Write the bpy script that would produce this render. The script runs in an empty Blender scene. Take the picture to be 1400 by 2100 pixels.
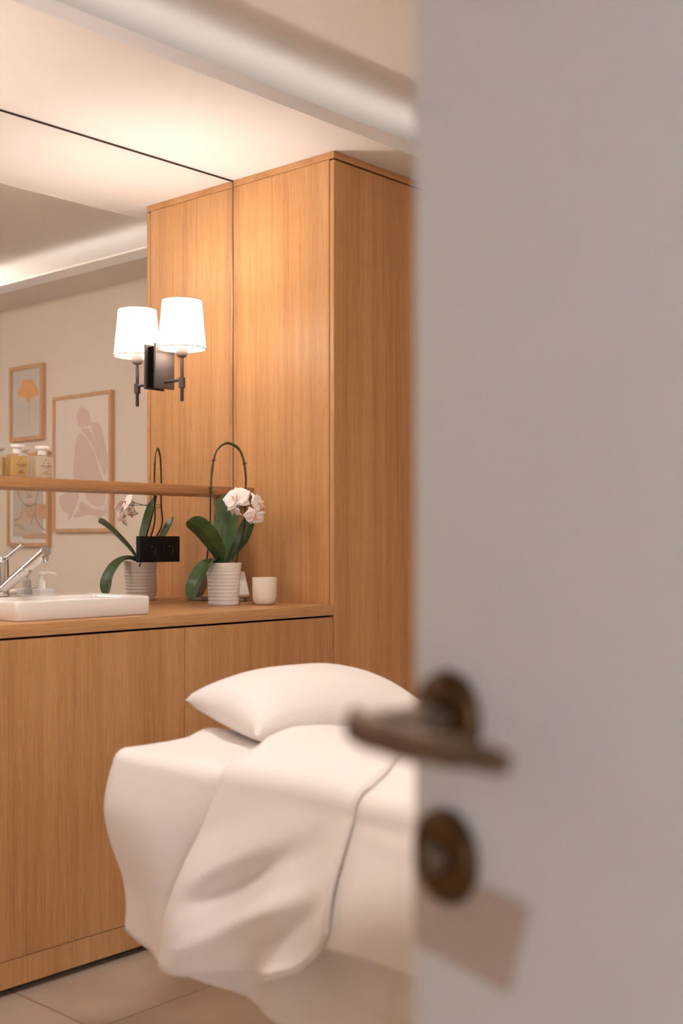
import bpy, bmesh, math, random
from mathutils import Vector, Matrix, noise
PI = math.pi
random.seed(7)
SC = bpy.context.scene
COL = SC.collection
H = 1.145                                     # camera height; z values below are written as H + offset

# ------------------------------------------------------------------ camera
cam_d = bpy.data.cameras.new('camera')
cam = bpy.data.objects.new('camera', cam_d)
COL.objects.link(cam)
cam.location = (0, 0, H)
cam.rotation_euler = (PI / 2, 0, math.radians(-48))
cam_d.sensor_fit = 'HORIZONTAL'
cam_d.sensor_width = 24.0
cam_d.lens = 2419 / 1400 * 24
cam_d.shift_y = 57 / 1400
cam_d.clip_start = 0.02
cam_d.dof.use_dof = True
cam_d.dof.focus_distance = 3.9
cam_d.dof.aperture_fstop = 2.9
SC.camera = cam

# ------------------------------------------------------------------ light
EXPOSURE = 1.0
P_SCONCE, P_ADDED_SCONCE, P_CEIL, P_COVE, P_WORLD, P_DOOR = 3.7, 3.0, 31.0, 6.0, 0.6, 22.0
world = bpy.data.worlds.new('corridor_daylight')
SC.world = world
world.use_nodes = True
bg = world.node_tree.nodes['Background']
bg.inputs[0].default_value = (0.80, 0.90, 1.0, 1)
bg.inputs[1].default_value = P_WORLD
SC.view_settings.view_transform = 'Standard'
SC.view_settings.look = 'None'
SC.view_settings.gamma = 1.0
SC.view_settings.use_curve_mapping = False
SC.view_settings.exposure = EXPOSURE
SC.cycles.use_denoising = True
SC.cycles.max_bounces = 12
SC.cycles.diffuse_bounces = 6
SC.cycles.sample_clamp_indirect = 6.0
WARM = (1.0, 0.945, 0.89)

def area_light(name, loc, rot, sx, sy, power, color):
    l = bpy.data.lights.new(name, 'AREA')
    l.shape = 'RECTANGLE'
    l.size, l.size_y, l.energy, l.color = sx, sy, power, color
    o = bpy.data.objects.new(name, l)
    COL.objects.link(o)
    o.location, o.rotation_euler = loc, rot
    return o

# added cool light, standing for corridor daylight through the doorway behind the camera
area_light('corridor_fill_light', (-1.2, -1.72, 1.5), (PI / 2, 0, 0), 0.8, 1.3, P_DOOR, (0.70, 0.84, 1.0))

# ------------------------------------------------------------------ materials
def srgb(r, g, b):
    f = lambda c: (c / 255 / 12.92) if c / 255 <= 0.04045 else ((c / 255 + 0.055) / 1.055) ** 2.4
    return (f(r), f(g), f(b), 1)

def mat(name, col, rough=0.5, metal=0.0, spec=0.5, emit=None, estr=0.0, trans=0.0, ior=1.45, sheen=0.0, bump=None, coat=0.0, sub=0.0):
    m = bpy.data.materials.new(name)
    m.use_nodes = True
    nt = m.node_tree
    b = nt.nodes['Principled BSDF']
    b.inputs['Base Color'].default_value = col
    b.inputs['Roughness'].default_value = rough
    b.inputs['Metallic'].default_value = metal
    b.inputs['Specular IOR Level'].default_value = spec
    b.inputs['Transmission Weight'].default_value = trans
    b.inputs['IOR'].default_value = ior
    b.inputs['Sheen Weight'].default_value = sheen
    b.inputs['Coat Weight'].default_value = coat
    if emit:
        b.inputs['Emission Color'].default_value = emit
        b.inputs['Emission Strength'].default_value = estr
    if bump:
        sc, st, dist = bump
        tc = nt.nodes.new('ShaderNodeTexCoord')
        n = nt.nodes.new('ShaderNodeTexNoise')
        n.inputs['Scale'].default_value = sc
        n.inputs['Detail'].default_value = 4
        bp = nt.nodes.new('ShaderNodeBump')
        bp.inputs['Strength'].default_value = st
        bp.inputs['Distance'].default_value = dist
        nt.links.new(tc.outputs['Object'], n.inputs['Vector'])
        nt.links.new(n.outputs['Fac'], bp.inputs['Height'])
        nt.links.new(bp.outputs['Normal'], b.inputs['Normal'])
    return m

def mottled(name, c1, c2, scale, rough, bump=0.0, vscale=(1, 1, 1), lo=0.35, hi=0.65, dist=0.001):
    m = mat(name, c1, rough)
    nt = m.node_tree
    b = nt.nodes['Principled BSDF']
    tc = nt.nodes.new('ShaderNodeTexCoord')
    mp = nt.nodes.new('ShaderNodeMapping')
    mp.inputs['Scale'].default_value = vscale
    n = nt.nodes.new('ShaderNodeTexNoise')
    n.inputs['Scale'].default_value = scale
    n.inputs['Detail'].default_value = 6
    r = nt.nodes.new('ShaderNodeValToRGB')
    r.color_ramp.elements[0].position, r.color_ramp.elements[0].color = lo, c1
    r.color_ramp.elements[1].position, r.color_ramp.elements[1].color = hi, c2
    nt.links.new(tc.outputs['Object'], mp.inputs['Vector'])
    nt.links.new(mp.outputs['Vector'], n.inputs['Vector'])
    nt.links.new(n.outputs['Fac'], r.inputs['Fac'])
    nt.links.new(r.outputs['Color'], b.inputs['Base Color'])
    if bump:
        bp = nt.nodes.new('ShaderNodeBump')
        bp.inputs['Strength'].default_value = bump
        bp.inputs['Distance'].default_value = dist
        nt.links.new(n.outputs['Fac'], bp.inputs['Height'])
        nt.links.new(bp.outputs['Normal'], b.inputs['Normal'])
    return m

def wood(name, axis, dark, mid, light, rough=0.42):
    """oak veneer, the grain running along the given axis"""
    m = mat(name, mid, rough, spec=0.35)
    nt = m.node_tree
    N, L = nt.nodes, nt.links
    b = N['Principled BSDF']
    tc = N.new('ShaderNodeTexCoord')
    oi = N.new('ShaderNodeObjectInfo')
    off = N.new('ShaderNodeVectorMath'); off.operation = 'ADD'
    mul = N.new('ShaderNodeMath'); mul.operation = 'MULTIPLY'; mul.inputs[1].default_value = 13.0
    L.new(oi.outputs['Random'], mul.inputs[0])
    L.new(tc.outputs['Object'], off.inputs[0])
    L.new(mul.outputs[0], off.inputs[1])
    def tex(across, along, detail, distort=0.0, rough_=0.55):
        mp = N.new('ShaderNodeMapping')
        s = [across] * 3
        s['XYZ'.index(axis)] = along
        mp.inputs['Scale'].default_value = s
        n = N.new('ShaderNodeTexNoise')
        n.inputs['Scale'].default_value = 1.0
        n.inputs['Detail'].default_value = detail
        n.inputs['Roughness'].default_value = rough_
        n.inputs['Distortion'].default_value = distort
        L.new(off.outputs[0], mp.inputs['Vector'])
        L.new(mp.outputs['Vector'], n.inputs['Vector'])
        return n.outputs['Fac']
    fine, midn, broad = tex(330, 5.5, 3), tex(48, 0.9, 5, 0.25), tex(7, 0.22, 2)
    pore = tex(620, 16, 2)
    def madd(a, k, c=None):
        x = N.new('ShaderNodeMath'); x.operation = 'MULTIPLY_ADD'
        L.new(a, x.inputs[0]); x.inputs[1].default_value = k
        if c is None: x.inputs[2].default_value = 0.0
        else: L.new(c, x.inputs[2])
        return x.outputs[0]
    v = madd(fine, 0.34, madd(midn, 0.28, madd(broad, 0.38)))
    r = N.new('ShaderNodeValToRGB')
    e = r.color_ramp.elements
    e[0].position, e[0].color = 0.36, dark
    e[1].position, e[1].color = 0.64, light
    k = e.new(0.5); k.color = mid
    L.new(v, r.inputs['Fac'])
    pr = N.new('ShaderNodeValToRGB')
    pr.color_ramp.elements[0].position, pr.color_ramp.elements[0].color = 0.30, (0.62, 0.55, 0.48, 1)
    pr.color_ramp.elements[1].position, pr.color_ramp.elements[1].color = 0.43, (1, 1, 1, 1)
    L.new(pore, pr.inputs['Fac'])
    mx = N.new('ShaderNodeMix'); mx.data_type = 'RGBA'; mx.blend_type = 'MULTIPLY'; mx.inputs[0].default_value = 0.7
    L.new(r.outputs['Color'], mx.inputs[6]); L.new(pr.outputs['Color'], mx.inputs[7])
    L.new(mx.outputs[2], b.inputs['Base Color'])
    bp = N.new('ShaderNodeBump'); bp.inputs['Strength'].default_value = 0.12; bp.inputs['Distance'].default_value = 0.0006
    L.new(fine, bp.inputs['Height']); L.new(bp.outputs['Normal'], b.inputs['Normal'])
    return m

M = {}
OAK = (srgb(170, 121, 77), srgb(193, 144, 96), srgb(205, 159, 111))
M['oak_v'] = wood('oak_vertical', 'Z', *OAK)
M['oak_h'] = wood('oak_along', 'X', *OAK)
M['frame_oak'] = wood('frame_oak', 'Z', srgb(206, 164, 126), srgb(220, 180, 142), srgb(228, 192, 158))
M['ceiling'] = mat('ceiling_paint', srgb(227, 222, 219), 0.9, spec=0.2, bump=(60, 0.03, 0.001))
M['wall'] = mat('wall_paint', srgb(243, 234, 222), 0.9, spec=0.2, bump=(90, 0.05, 0.001))
M['door'] = mat('door_paint', srgb(212, 209, 208), 0.45, spec=0.4, bump=(25, 0.03, 0.001))
M['dark_gap'] = mat('dark_gap', srgb(22, 16, 12), 0.9, spec=0.1)
M['mirror'] = mat('mirror_glass', (0.93, 0.92, 0.90, 1), 0.0, 1.0)
M['gap_shade_brown'] = mat('gap_shade_brown', srgb(70, 54, 44), 0.4, 0.6)
M['steel_trim'] = mat('steel_trim', srgb(150, 138, 126), 0.3, 0.9)
M['cotton'] = mat('white_cotton', srgb(238, 230, 227), 0.95, spec=0.1, sheen=0.25, bump=(420, 0.35, 0.0016))
M['terry'] = mat('white_terry', srgb(240, 233, 230), 0.97, spec=0.1, sheen=0.3, bump=(300, 0.4, 0.003))
M['shade'] = None
M['gunmetal'] = mat('gunmetal', srgb(94, 85, 83), 0.55, 0.8, bump=(300, 0.04, 0.0005))
M['socket_cup'] = mat('socket_cup', srgb(120, 108, 104), 0.45, 0.4)
M['black_plastic'] = mat('black_plastic', srgb(13, 11, 11), 0.45, spec=0.3)
M['black_pin'] = mat('chrome_pin', srgb(220, 220, 220), 0.2, 1.0)
M['ceramic'] = mat('white_ceramic', srgb(236, 230, 226), 0.12, spec=0.5, coat=0.3)
M['pot'] = mat('pot_ceramic', srgb(232, 226, 222), 0.22, spec=0.5)
M['cup'] = mat('cup_matte', srgb(232, 222, 210), 0.55, spec=0.3)
M['chrome'] = mat('chrome', (0.70, 0.69, 0.68, 1), 0.09, 1.0)
M['white_plastic'] = mat('white_plastic', srgb(238, 232, 226), 0.35)
M['clear_plastic'] = mat('frosted_plastic', srgb(226, 220, 212), 0.25, trans=0.5)
M['grey_plastic'] = mat('grey_plastic', srgb(186, 176, 166), 0.4)
def clear(name, tint, body, fac):
    m = mat(name, body, 0.06, spec=0.6)
    nt = m.node_tree
    t = nt.nodes.new('ShaderNodeBsdfTransparent'); t.inputs[0].default_value = tint
    x = nt.nodes.new('ShaderNodeMixShader'); x.inputs[0].default_value = fac
    nt.links.new(t.outputs[0], x.inputs[1])
    nt.links.new(nt.nodes['Principled BSDF'].outputs[0], x.inputs[2])
    nt.links.new(x.outputs[0], nt.nodes['Material Output'].inputs[0])
    return m
M['glass'] = clear('clear_glass', (0.98, 0.97, 0.95, 1), srgb(244, 238, 230), 0.16)
M['oil_gold'] = clear('golden_oil', (0.95, 0.80, 0.33, 1), srgb(228, 186, 58), 0.50)
M['oil_pale'] = clear('pale_oil', (0.96, 0.92, 0.85, 1), srgb(242, 228, 206), 0.35)
M['oil_straw'] = clear('straw_oil', (0.95, 0.88, 0.66, 1), srgb(240, 218, 160), 0.40)
M['ink'] = mat('label_ink', srgb(112, 84, 52), 0.6)
M['leaf'] = mottled('orchid_leaf', srgb(52, 74, 40), srgb(68, 92, 50), 22, 0.36, vscale=(1, 1, 1))
M['stem'] = mottled('flower_stem', srgb(70, 74, 40), srgb(96, 96, 58), 60, 0.5)
M['wire'] = mat('support_stick', srgb(48, 36, 28), 0.5)
M['bark'] = mottled('orchid_bark', srgb(66, 44, 28), srgb(120, 90, 60), 50, 0.9, 0.6, dist=0.006)
M['petal'] = mat('orchid_petal', srgb(246, 232, 228), 0.55, sheen=0.2)
M['lip'] = mottled('orchid_lip', srgb(222, 140, 96), srgb(248, 228, 206), 140, 0.5)
M['paper_blue'] = mottled('print_paper_grey', srgb(218, 212, 206), srgb(226, 220, 214), 8, 0.8)
M['paper_pink'] = mat('print_paper_pink', srgb(246, 235, 228), 0.8)
M['paper_mat'] = mat('mount_board', srgb(240, 236, 230), 0.8)
M['art_peach'] = mottled('ginkgo_peach', srgb(236, 178, 122), srgb(241, 190, 136), 20, 0.8)
M['art_body'] = mat('figure_mauve', srgb(230, 208, 198), 0.8)
M['art_face'] = mottled('watercolour_wash', srgb(216, 194, 172), srgb(208, 203, 196), 9, 0.8, lo=0.38, hi=0.6)
M['art_rust'] = mottled('watercolour_rust', srgb(212, 168, 136), srgb(208, 184, 162), 18, 0.8)
M['art_line'] = mat('charcoal_line', srgb(136, 136, 136), 0.8)
M['brass'] = mottled('aged_brass', srgb(96, 70, 38), srgb(70, 50, 32), 40, 0.42)
M['brass'].node_tree.nodes['Principled BSDF'].inputs['Metallic'].default_value = 0.75
M['lever_metal'] = mottled('aged_lever', srgb(132, 110, 94), srgb(108, 90, 76), 30, 0.5)
M['lever_metal'].node_tree.nodes['Principled BSDF'].inputs['Metallic'].default_value = 0.7
M['patch'] = mat('taupe_patch', srgb(184, 164, 152), 0.7)

def floor_mat():
    m = mottled('floor_tile', srgb(186, 166, 146), srgb(200, 182, 164), 5, 0.42, 0.06, lo=0.3, hi=0.7)
    nt = m.node_tree
    N, L = nt.nodes, nt.links
    b = N['Principled BSDF']
    tc = [n for n in N if n.type == 'TEX_COORD'][0]
    ramp = [n for n in N if n.type == 'VALTORGB'][0]
    sp = N.new('ShaderNodeSeparateXYZ')
    L.new(tc.outputs['Object'], sp.inputs[0])
    def line(sock, origin, pitch, half):
        a = N.new('ShaderNodeMath'); a.operation = 'SUBTRACT'; L.new(sock, a.inputs[0]); a.inputs[1].default_value = origin - 40 * pitch
        c = N.new('ShaderNodeMath'); c.operation = 'MODULO'; L.new(a.outputs[0], c.inputs[0]); c.inputs[1].default_value = pitch
        d1 = N.new('ShaderNodeMath'); d1.operation = 'PINGPONG'; L.new(c.outputs[0], d1.inputs[0]); d1.inputs[1].default_value = pitch / 2
        e = N.new('ShaderNodeMath'); e.operation = 'LESS_THAN'; L.new(d1.outputs[0], e.inputs[0]); e.inputs[1].default_value = half
        return e.outputs[0]
    mx = N.new('ShaderNodeMath'); mx.operation = 'MAXIMUM'
    L.new(line(sp.outputs['X'], 1.665, 0.6, 0.0018), mx.inputs[0])
    L.new(line(sp.outputs['Y'], 2.275, 0.6, 0.0018), mx.inputs[1])
    mix = N.new('ShaderNodeMix'); mix.data_type = 'RGBA'
    L.new(mx.outputs[0], mix.inputs[0])
    L.new(ramp.outputs['Color'], mix.inputs[6])
    mix.inputs[7].default_value = srgb(128, 106, 88)
    L.new(mix.outputs[2], b.inputs['Base Color'])
    return m
M['floor'] = floor_mat()

def shade_mat(strength):
    m = bpy.data.materials.new('lit_shade_fabric')
    m.use_nodes = True
    nt = m.node_tree
    nt.nodes.clear()
    out = nt.nodes.new('ShaderNodeOutputMaterial')
    tr = nt.nodes.new('ShaderNodeBsdfTranslucent'); tr.inputs[0].default_value = (0.92, 0.86, 0.78, 1)
    df = nt.nodes.new('ShaderNodeBsdfDiffuse'); df.inputs[0].default_value = (0.9, 0.86, 0.8, 1)
    em = nt.nodes.new('ShaderNodeEmission'); em.inputs[0].default_value = (1, 0.93, 0.87, 1); em.inputs[1].default_value = strength
    a = nt.nodes.new('ShaderNodeMixShader'); a.inputs[0].default_value = 0.4
    b = nt.nodes.new('ShaderNodeAddShader')
    nt.links.new(tr.outputs[0], a.inputs[1]); nt.links.new(df.outputs[0], a.inputs[2])
    nt.links.new(a.outputs[0], b.inputs[0]); nt.links.new(em.outputs[0], b.inputs[1])
    nt.links.new(b.outputs[0], out.inputs[0])
    return m
M['shade'] = shade_mat(1.7)
M['shade_strong'] = shade_mat(13.0)  # much stronger glow for the shade of the added unseen lamp
M['shade_rim'] = mat('shade_rim', srgb(205, 160, 122), 0.7)
M['bulb'] = mat('bulb_glow', (1, 1, 1, 1), 0.3, emit=(1, 0.86, 0.70, 1), estr=6.0)
M['led'] = mat('led_strip_glow', (1, 1, 1, 1), 0.5, emit=(1, 0.96, 0.91, 1), estr=P_COVE)
M['led_bright'] = mat('led_strip_bright', (1, 1, 1, 1), 0.5, emit=(1, 0.96, 0.91, 1), estr=P_COVE * 2.6)
M['diffuser'] = mat('assumed_ceiling_light_glow', (1, 1, 1, 1), 0.5, emit=WARM + (1,), estr=P_CEIL)

# ------------------------------------------------------------------ builders
def V(*a): return Vector(a)

def box(bm, x0, x1, y0, y1, z0, z1, bev=0.0, seg=2):
    r = bmesh.ops.create_cube(bm, size=1.0)
    vs = r['verts']
    bmesh.ops.scale(bm, vec=(x1 - x0, y1 - y0, z1 - z0), verts=vs)
    bmesh.ops.translate(bm, vec=((x0 + x1) / 2, (y0 + y1) / 2, (z0 + z1) / 2), verts=vs)
    if bev:
        es = list({e for v in vs for e in v.link_edges})
        bmesh.ops.bevel(bm, geom=es, offset=bev, segments=seg, affect='EDGES', profile=0.5)
    return bm

def grid(bm, pts, close_u=False, close_v=False):
    """pts[i][j] -> quads"""
    vs = [[bm.verts.new(p) for p in row] for row in pts]
    n, m = len(vs), len(vs[0])
    for i in range(n if close_u else n - 1):
        for j in range(m if close_v else m - 1):
            a, b, c, d = vs[i][j], vs[(i + 1) % n][j], vs[(i + 1) % n][(j + 1) % m], vs[i][(j + 1) % m]
            try: bm.faces.new((a, b, c, d))
            except ValueError: pass
    return vs

def lathe(bm, prof, c, n=40, axis=(0, 0, 1), caps=True):
    """prof: list of (radius, height) along axis from c"""
    ax = Vector(axis).normalized()
    u = ax.orthogonal().normalized(); w = ax.cross(u)
    rows = []
    for r, h in prof:
        rows.append([Vector(c) + ax * h + (u * math.cos(2 * PI * k / n) + w * math.sin(2 * PI * k / n)) * r for k in range(n)])
    vs = grid(bm, rows, close_v=True)
    if caps:
        for row, (r, h) in ((vs[0], prof[0]), (vs[-1], prof[-1])):
            if r > 1e-6: bm.faces.new(row)
    return bm

def tube(bm, pts, rad, n=10, flat=1.0, flat_dir=None):
    pts = [Vector(p) for p in pts]
    if not hasattr(rad, '__len__'): rad = [rad] * len(pts)
    rows = []
    t0 = (pts[1] - pts[0]).normalized()
    u = t0.orthogonal().normalized() if flat_dir is None else Vector(flat_dir)
    for i, p in enumerate(pts):
        t = (pts[min(i + 1, len(pts) - 1)] - pts[max(i - 1, 0)]).normalized()
        u = (u - t * u.dot(t)).normalized()
        w = t.cross(u)
        rows.append([p + (u * math.cos(2 * PI * k / n) + w * math.sin(2 * PI * k / n) * flat) * rad[i] for k in range(n)])
    vs = grid(bm, rows, close_v=True)
    bm.faces.new(vs[0]); bm.faces.new(vs[-1])
    return bm

def spline(pts, n=12):
    """Catmull-Rom through pts"""
    P = [Vector(p) for p in pts]
    P = [P[0] * 2 - P[1]] + P + [P[-1] * 2 - P[-2]]
    out = []
    for i in range(1, len(P) - 2):
        for k in range(n):
            t = k / n
            a, b, c, d = P[i - 1], P[i], P[i + 1], P[i + 2]
            out.append(0.5 * ((2 * b) + (c - a) * t + (2 * a - 5 * b + 4 * c - d) * t * t + (3 * b - a - 3 * c + d) * t ** 3))
    out.append(P[-2].copy())
    return out

def prism(bm, poly, fn, d0, d1):
    """poly of 2-D points mapped by fn(a, b, depth), extruded between two depths"""
    a = [bm.verts.new(fn(p[0], p[1], d0)) for p in poly]
    b = [bm.verts.new(fn(p[0], p[1], d1)) for p in poly]
    n = len(poly)
    bm.faces.new(a); bm.faces.new(list(reversed(b)))
    for i in range(n):
        bm.faces.new((a[i], a[(i + 1) % n], b[(i + 1) % n], b[i]))
    return bm

def rot_verts(bm, verts, center, ang, axis='Z'):
    bmesh.ops.rotate(bm, cent=center, matrix=Matrix.Rotation(ang, 3, axis), verts=verts)

def wloc(o):
    p = Vector((0, 0, 0))
    while o is not None:
        p = p + o.location
        o = o.parent
    return p

def obj(name, bm, m, parent=None, smooth=True, sharp=35, origin=None):
    """link ONE mesh object; the bmesh is given in world coordinates"""
    bmesh.ops.recalc_face_normals(bm, faces=bm.faces)
    me = bpy.data.meshes.new(name)
    if parent is not None:
        org = wloc(parent)
    else:
        xs = [v.co for v in bm.verts]
        lo = Vector([min(v[i] for v in xs) for i in range(3)]); hi = Vector([max(v[i] for v in xs) for i in range(3)])
        org = Vector(((lo.x + hi.x) / 2, (lo.y + hi.y) / 2, lo.z)) if origin is None else Vector(origin)
    bmesh.ops.translate(bm, vec=-org, verts=bm.verts)
    if smooth:
        ang = math.radians(sharp)
        for f in bm.faces: f.smooth = True
        for e in bm.edges:
            if len(e.link_faces) == 2 and e.calc_face_angle(0) > ang: e.smooth = False
    bm.to_mesh(me)
    bm.free()
    if m is not None: me.materials.append(m)
    o = bpy.data.objects.new(name, me)
    COL.objects.link(o)
    if parent is not None:
        o.parent = parent
    else:
        o.location = org
    return o

def tag(o, label, cat, group=None, kind=None):
    o['label'] = label; o['category'] = cat
    if group: o['group'] = group
    if kind: o['kind'] = kind
    return o

def thing(name, loc, label, cat, group=None):
    o = bpy.data.objects.new(name, None)
    o.empty_display_size = 0.05
    COL.objects.link(o)
    o.location = loc
    return tag(o, label, cat, group)

def NB(): return bmesh.new()

def struct(name, bm, m, label, cat, smooth=False, parent=None):
    o = obj(name, bm, m, parent, smooth)
    if parent is None: tag(o, label, cat, kind='structure')
    return o

def smooth01(t):
    t = max(0.0, min(1.0, t)); return t * t * (3 - 2 * t)

# measured planes of the room
YM, YF, XC, XW = 3.077, 2.595, 2.845, 3.62         # mirror face, cabinet fronts, tall cabinet side, end wall
YL, XL = 2.435, 3.352                               # lips of the two ceiling soffits
XLEFT, YFRONT = -1.3, -0.42
Z_SOF, Z_LIP, Z_CEIL = H + 1.271, H + 1.311, H + 1.425
Z_TOP = H - 0.2125                                  # worktop surface
CT, ST = math.cos(math.radians(42)), math.sin(math.radians(42))

# ------------------------------------------------------------------ room shell
struct('floor', box(NB(), XLEFT - 0.1, XW + 0.1, -2.2, YM + 0.15, -0.06, 0), M['floor'], 'beige stone tile floor with thin dark grout lines', 'floor')
bpy.data.objects['floor'].data.transform(Matrix.Translation(bpy.data.objects['floor'].location)); bpy.data.objects['floor'].location = (0, 0, 0)
struct('ceiling', box(NB(), XLEFT - 0.1, XW + 0.1, YFRONT - 0.12, YM + 0.15, Z_CEIL, Z_CEIL + 0.08), M['ceiling'], 'raised cream ceiling in the middle of the room', 'ceiling')
b = NB()
box(b, XLEFT, XW, YL, YM + 0.05, Z_SOF, Z_SOF + 0.014)
box(b, XLEFT, XL, YL - 0.0005, YL + 0.012, Z_SOF - 0.0005, Z_LIP)
struct('trim_1', b, M['ceiling'], 'lowered cream ceiling band with a cove lip above the vanity', 'ceiling trim')
b = NB()
box(b, XL, XW, YFRONT, YL, Z_SOF, Z_SOF + 0.014)
box(b, XL - 0.0005, XL + 0.012, YFRONT, YL + 0.012, Z_SOF - 0.0005, Z_LIP)
struct('trim_2', b, M['ceiling'], 'lowered cream ceiling band with a cove lip above the framed prints', 'ceiling trim')
struct('wall_back', box(NB(), XLEFT - 0.1, XW + 0.1, YM + 0.012, YM + 0.13, 0, Z_CEIL), M['wall'], 'cream wall behind the big mirror', 'wall')
struct('wall_right', box(NB(), XW, XW + 0.1, YFRONT - 0.12, YM + 0.012, 0, Z_CEIL), M['wall'], 'cream end wall carrying the three framed prints', 'wall')
struct('wall_left', box(NB(), XLEFT - 0.1, XLEFT, YFRONT - 0.12, YM + 0.012, 0, Z_CEIL), M['wall'], 'cream wall at the left end of the vanity', 'wall')
b = NB()
box(b, XLEFT, -0.60, YFRONT - 0.12, YFRONT, 0, Z_CEIL)
box(b, 0.40, XW, YFRONT - 0.12, YFRONT, 0, Z_CEIL)
box(b, -0.60, 0.40, YFRONT - 0.12, YFRONT, 2.13, Z_CEIL)
struct('wall_front', b, M['wall'], 'cream wall with the doorway behind the open door', 'wall')

b = NB()
box(b, -2.6, -1.6, -1.86, -1.75, 0, 2.5); box(b, -0.8, 1.6, -1.86, -1.75, 0, 2.5)
box(b, -1.6, -0.8, -1.86, -1.75, 0, 0.85); box(b, -1.6, -0.8, -1.86, -1.75, 2.15, 2.5)
struct('wall_corridor', b, M['wall'], 'cream corridor wall with an added window opening behind the camera', 'wall')
b = NB()
box(b, -1.6, -1.55, -1.84, -1.78, 0.85, 2.15); box(b, -0.85, -0.8, -1.84, -1.78, 0.85, 2.15)
box(b, -1.55, -0.85, -1.84, -1.78, 0.85, 0.90); box(b, -1.55, -0.85, -1.84, -1.78, 2.10, 2.15)
struct('added_window_1', b, M['door'], 'made-up white window frame around the added corridor light behind the camera', 'window')  # unseen window frame, added to go with the corridor light

# glowing strips hidden behind the soffit lips
tag(obj('led_strip', box(NB(), XLEFT + 0.05, XL - 0.02, YL + 0.0125, YL + 0.0140, Z_SOF + 0.020, Z_SOF + 0.034), M['led'], smooth=False),
    'glowing light strip inside the ceiling cove above the vanity', 'light strip')
tag(obj('led_strip', box(NB(), XL + 0.0125, XL + 0.0140, 0.78, YL - 0.05, Z_SOF + 0.020, Z_SOF + 0.034), M['led'], smooth=False),
    'softly glowing light strip in the end wall cove, the stretch near the vanity', 'light strip')
tag(obj('led_strip', box(NB(), XL + 0.0125, XL + 0.0140, YFRONT + 0.05, 0.74, Z_SOF + 0.020, Z_SOF + 0.034), M['led_bright'], smooth=False),
    'brighter glowing light strip in the end wall cove, above the ginkgo print', 'light strip')
# assumed flush ceiling lamp, out of view over the middle of the room
cl = thing('assumed_ceiling_light', (1.30, 1.15, Z_CEIL - 0.05), 'assumed unseen round flush ceiling lamp in the middle of the raised ceiling', 'ceiling lamp')
obj('housing', lathe(NB(), [(0.19, 0.05), (0.205, 0.048), (0.205, 0.034), (0.200, 0.030), (0.150, 0.030)], (1.30, 1.15, Z_CEIL - 0.05), 48, caps=False), M['white_plastic'], cl)
obj('diffuser', lathe(NB(), [(0.0, -0.030), (0.08, -0.027), (0.14, -0.018), (0.175, -0.004), (0.19, 0.014), (0.19, 0.0295)], (1.30, 1.15, Z_CEIL - 0.05), 48, caps=False), M['diffuser'], cl)

# ------------------------------------------------------------------ vanity
van = thing('vanity_cabinet', (1.577, 2.85, 0), 'long low oak cabinet with flat handleless doors under the oak worktop', 'cabinet')
ZB = Z_TOP - 0.0335                                  # underside of the worktop
X0V = XLEFT + 0.02
obj('carcass', box(NB(), X0V, XC - 0.003, YF + 0.022, YM - 0.002, 0.085, ZB - 0.012), M['dark_gap'], van, False)
obj('toe_kick', box(NB(), X0V, XC - 0.003, YF + 0.045, YM - 0.01, 0.0, 0.086), M['dark_gap'], van, False)
xs = [2.8425, 2.2115, 1.577, 0.943, 0.309, -0.325]
for i in range(5):
    obj('door', box(NB(), xs[i + 1] + 0.0012, xs[i] - 0.0012, YF, YF + 0.019, 0.0915, ZB - 0.0062, 0.0008, 1), M['oak_v'], van)
    obj('plinth_panel', box(NB(), xs[i + 1] + (0.0 if i else 0.0), xs[i], YF, YF + 0.019, 0.021, 0.0895, 0.0008, 1), M['oak_v'], van)
obj('filler_panel', box(NB(), X0V, xs[5] - 0.0012, YF, YF + 0.019, 0.021, ZB - 0.0062), M['oak_v'], van)
wt = obj('worktop', box(NB(), X0V, XC - 0.0012, YF, YM - 0.001, ZB, Z_TOP, 0.0015, 2), M['oak_h'])
tag(wt, 'continuous oak worktop running under the mirror and the white basin', 'worktop')

# ------------------------------------------------------------------ tall cabinet
tall = thing('tall_cabinet', (3.23, 2.85, 0), 'full height oak cupboard standing between the mirror and the end wall', 'cupboard')
zt = H + 1.2465
obj('side_panel', box(NB(), XC, XC + 0.02, YF + 0.022, YM + 0.008, 0.02, zt, 0.0008, 1), M['oak_v'], tall)
obj('carcass', box(NB(), XC + 0.02, XW - 0.002, YF + 0.0245, YM + 0.008, 0.085, zt), M['dark_gap'], tall, False)
obj('toe_kick', box(NB(), XC + 0.02, XW - 0.002, YF + 0.045, YM, 0.0, 0.085), M['dark_gap'], tall, False)
b = NB()
obj('top_fascia', box(NB(), XC, XW - 0.002, YF, YM + 0.008, zt + 0.0015, Z_SOF - 0.0005, 0.0008, 1), M['oak_h'], tall)
obj('door', box(NB(), XC, XW - 0.004, YF, YF + 0.0185, 0.021, zt - 0.005, 0.0008, 1), M['oak_v'], tall)

# ------------------------------------------------------------------ mirror
mir = thing('wall_mirror', (1.0, YM, Z_TOP), 'frameless mirror covering the whole wall above the worktop', 'mirror')
obj('mirror_glass', box(NB(), X0V, XC - 0.004, YM, YM + 0.006, Z_TOP + 0.0005, Z_SOF - 0.006), M['mirror'], mir, False)
obj('top_gap_shade', box(NB(), X0V, XC - 0.001, YM - 0.001, YM + 0.008, Z_SOF - 0.0062, Z_SOF - 0.0005), M['gap_shade_brown'], mir, False)  # dark strip coloured as the shade in the gap below the ceiling
obj('side_trim', box(NB(), XC - 0.0045, XC - 0.0005, YM - 0.0015, YM + 0.008, Z_TOP + 0.0005, Z_SOF - 0.0062), M['steel_trim'], mir, False)

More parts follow.
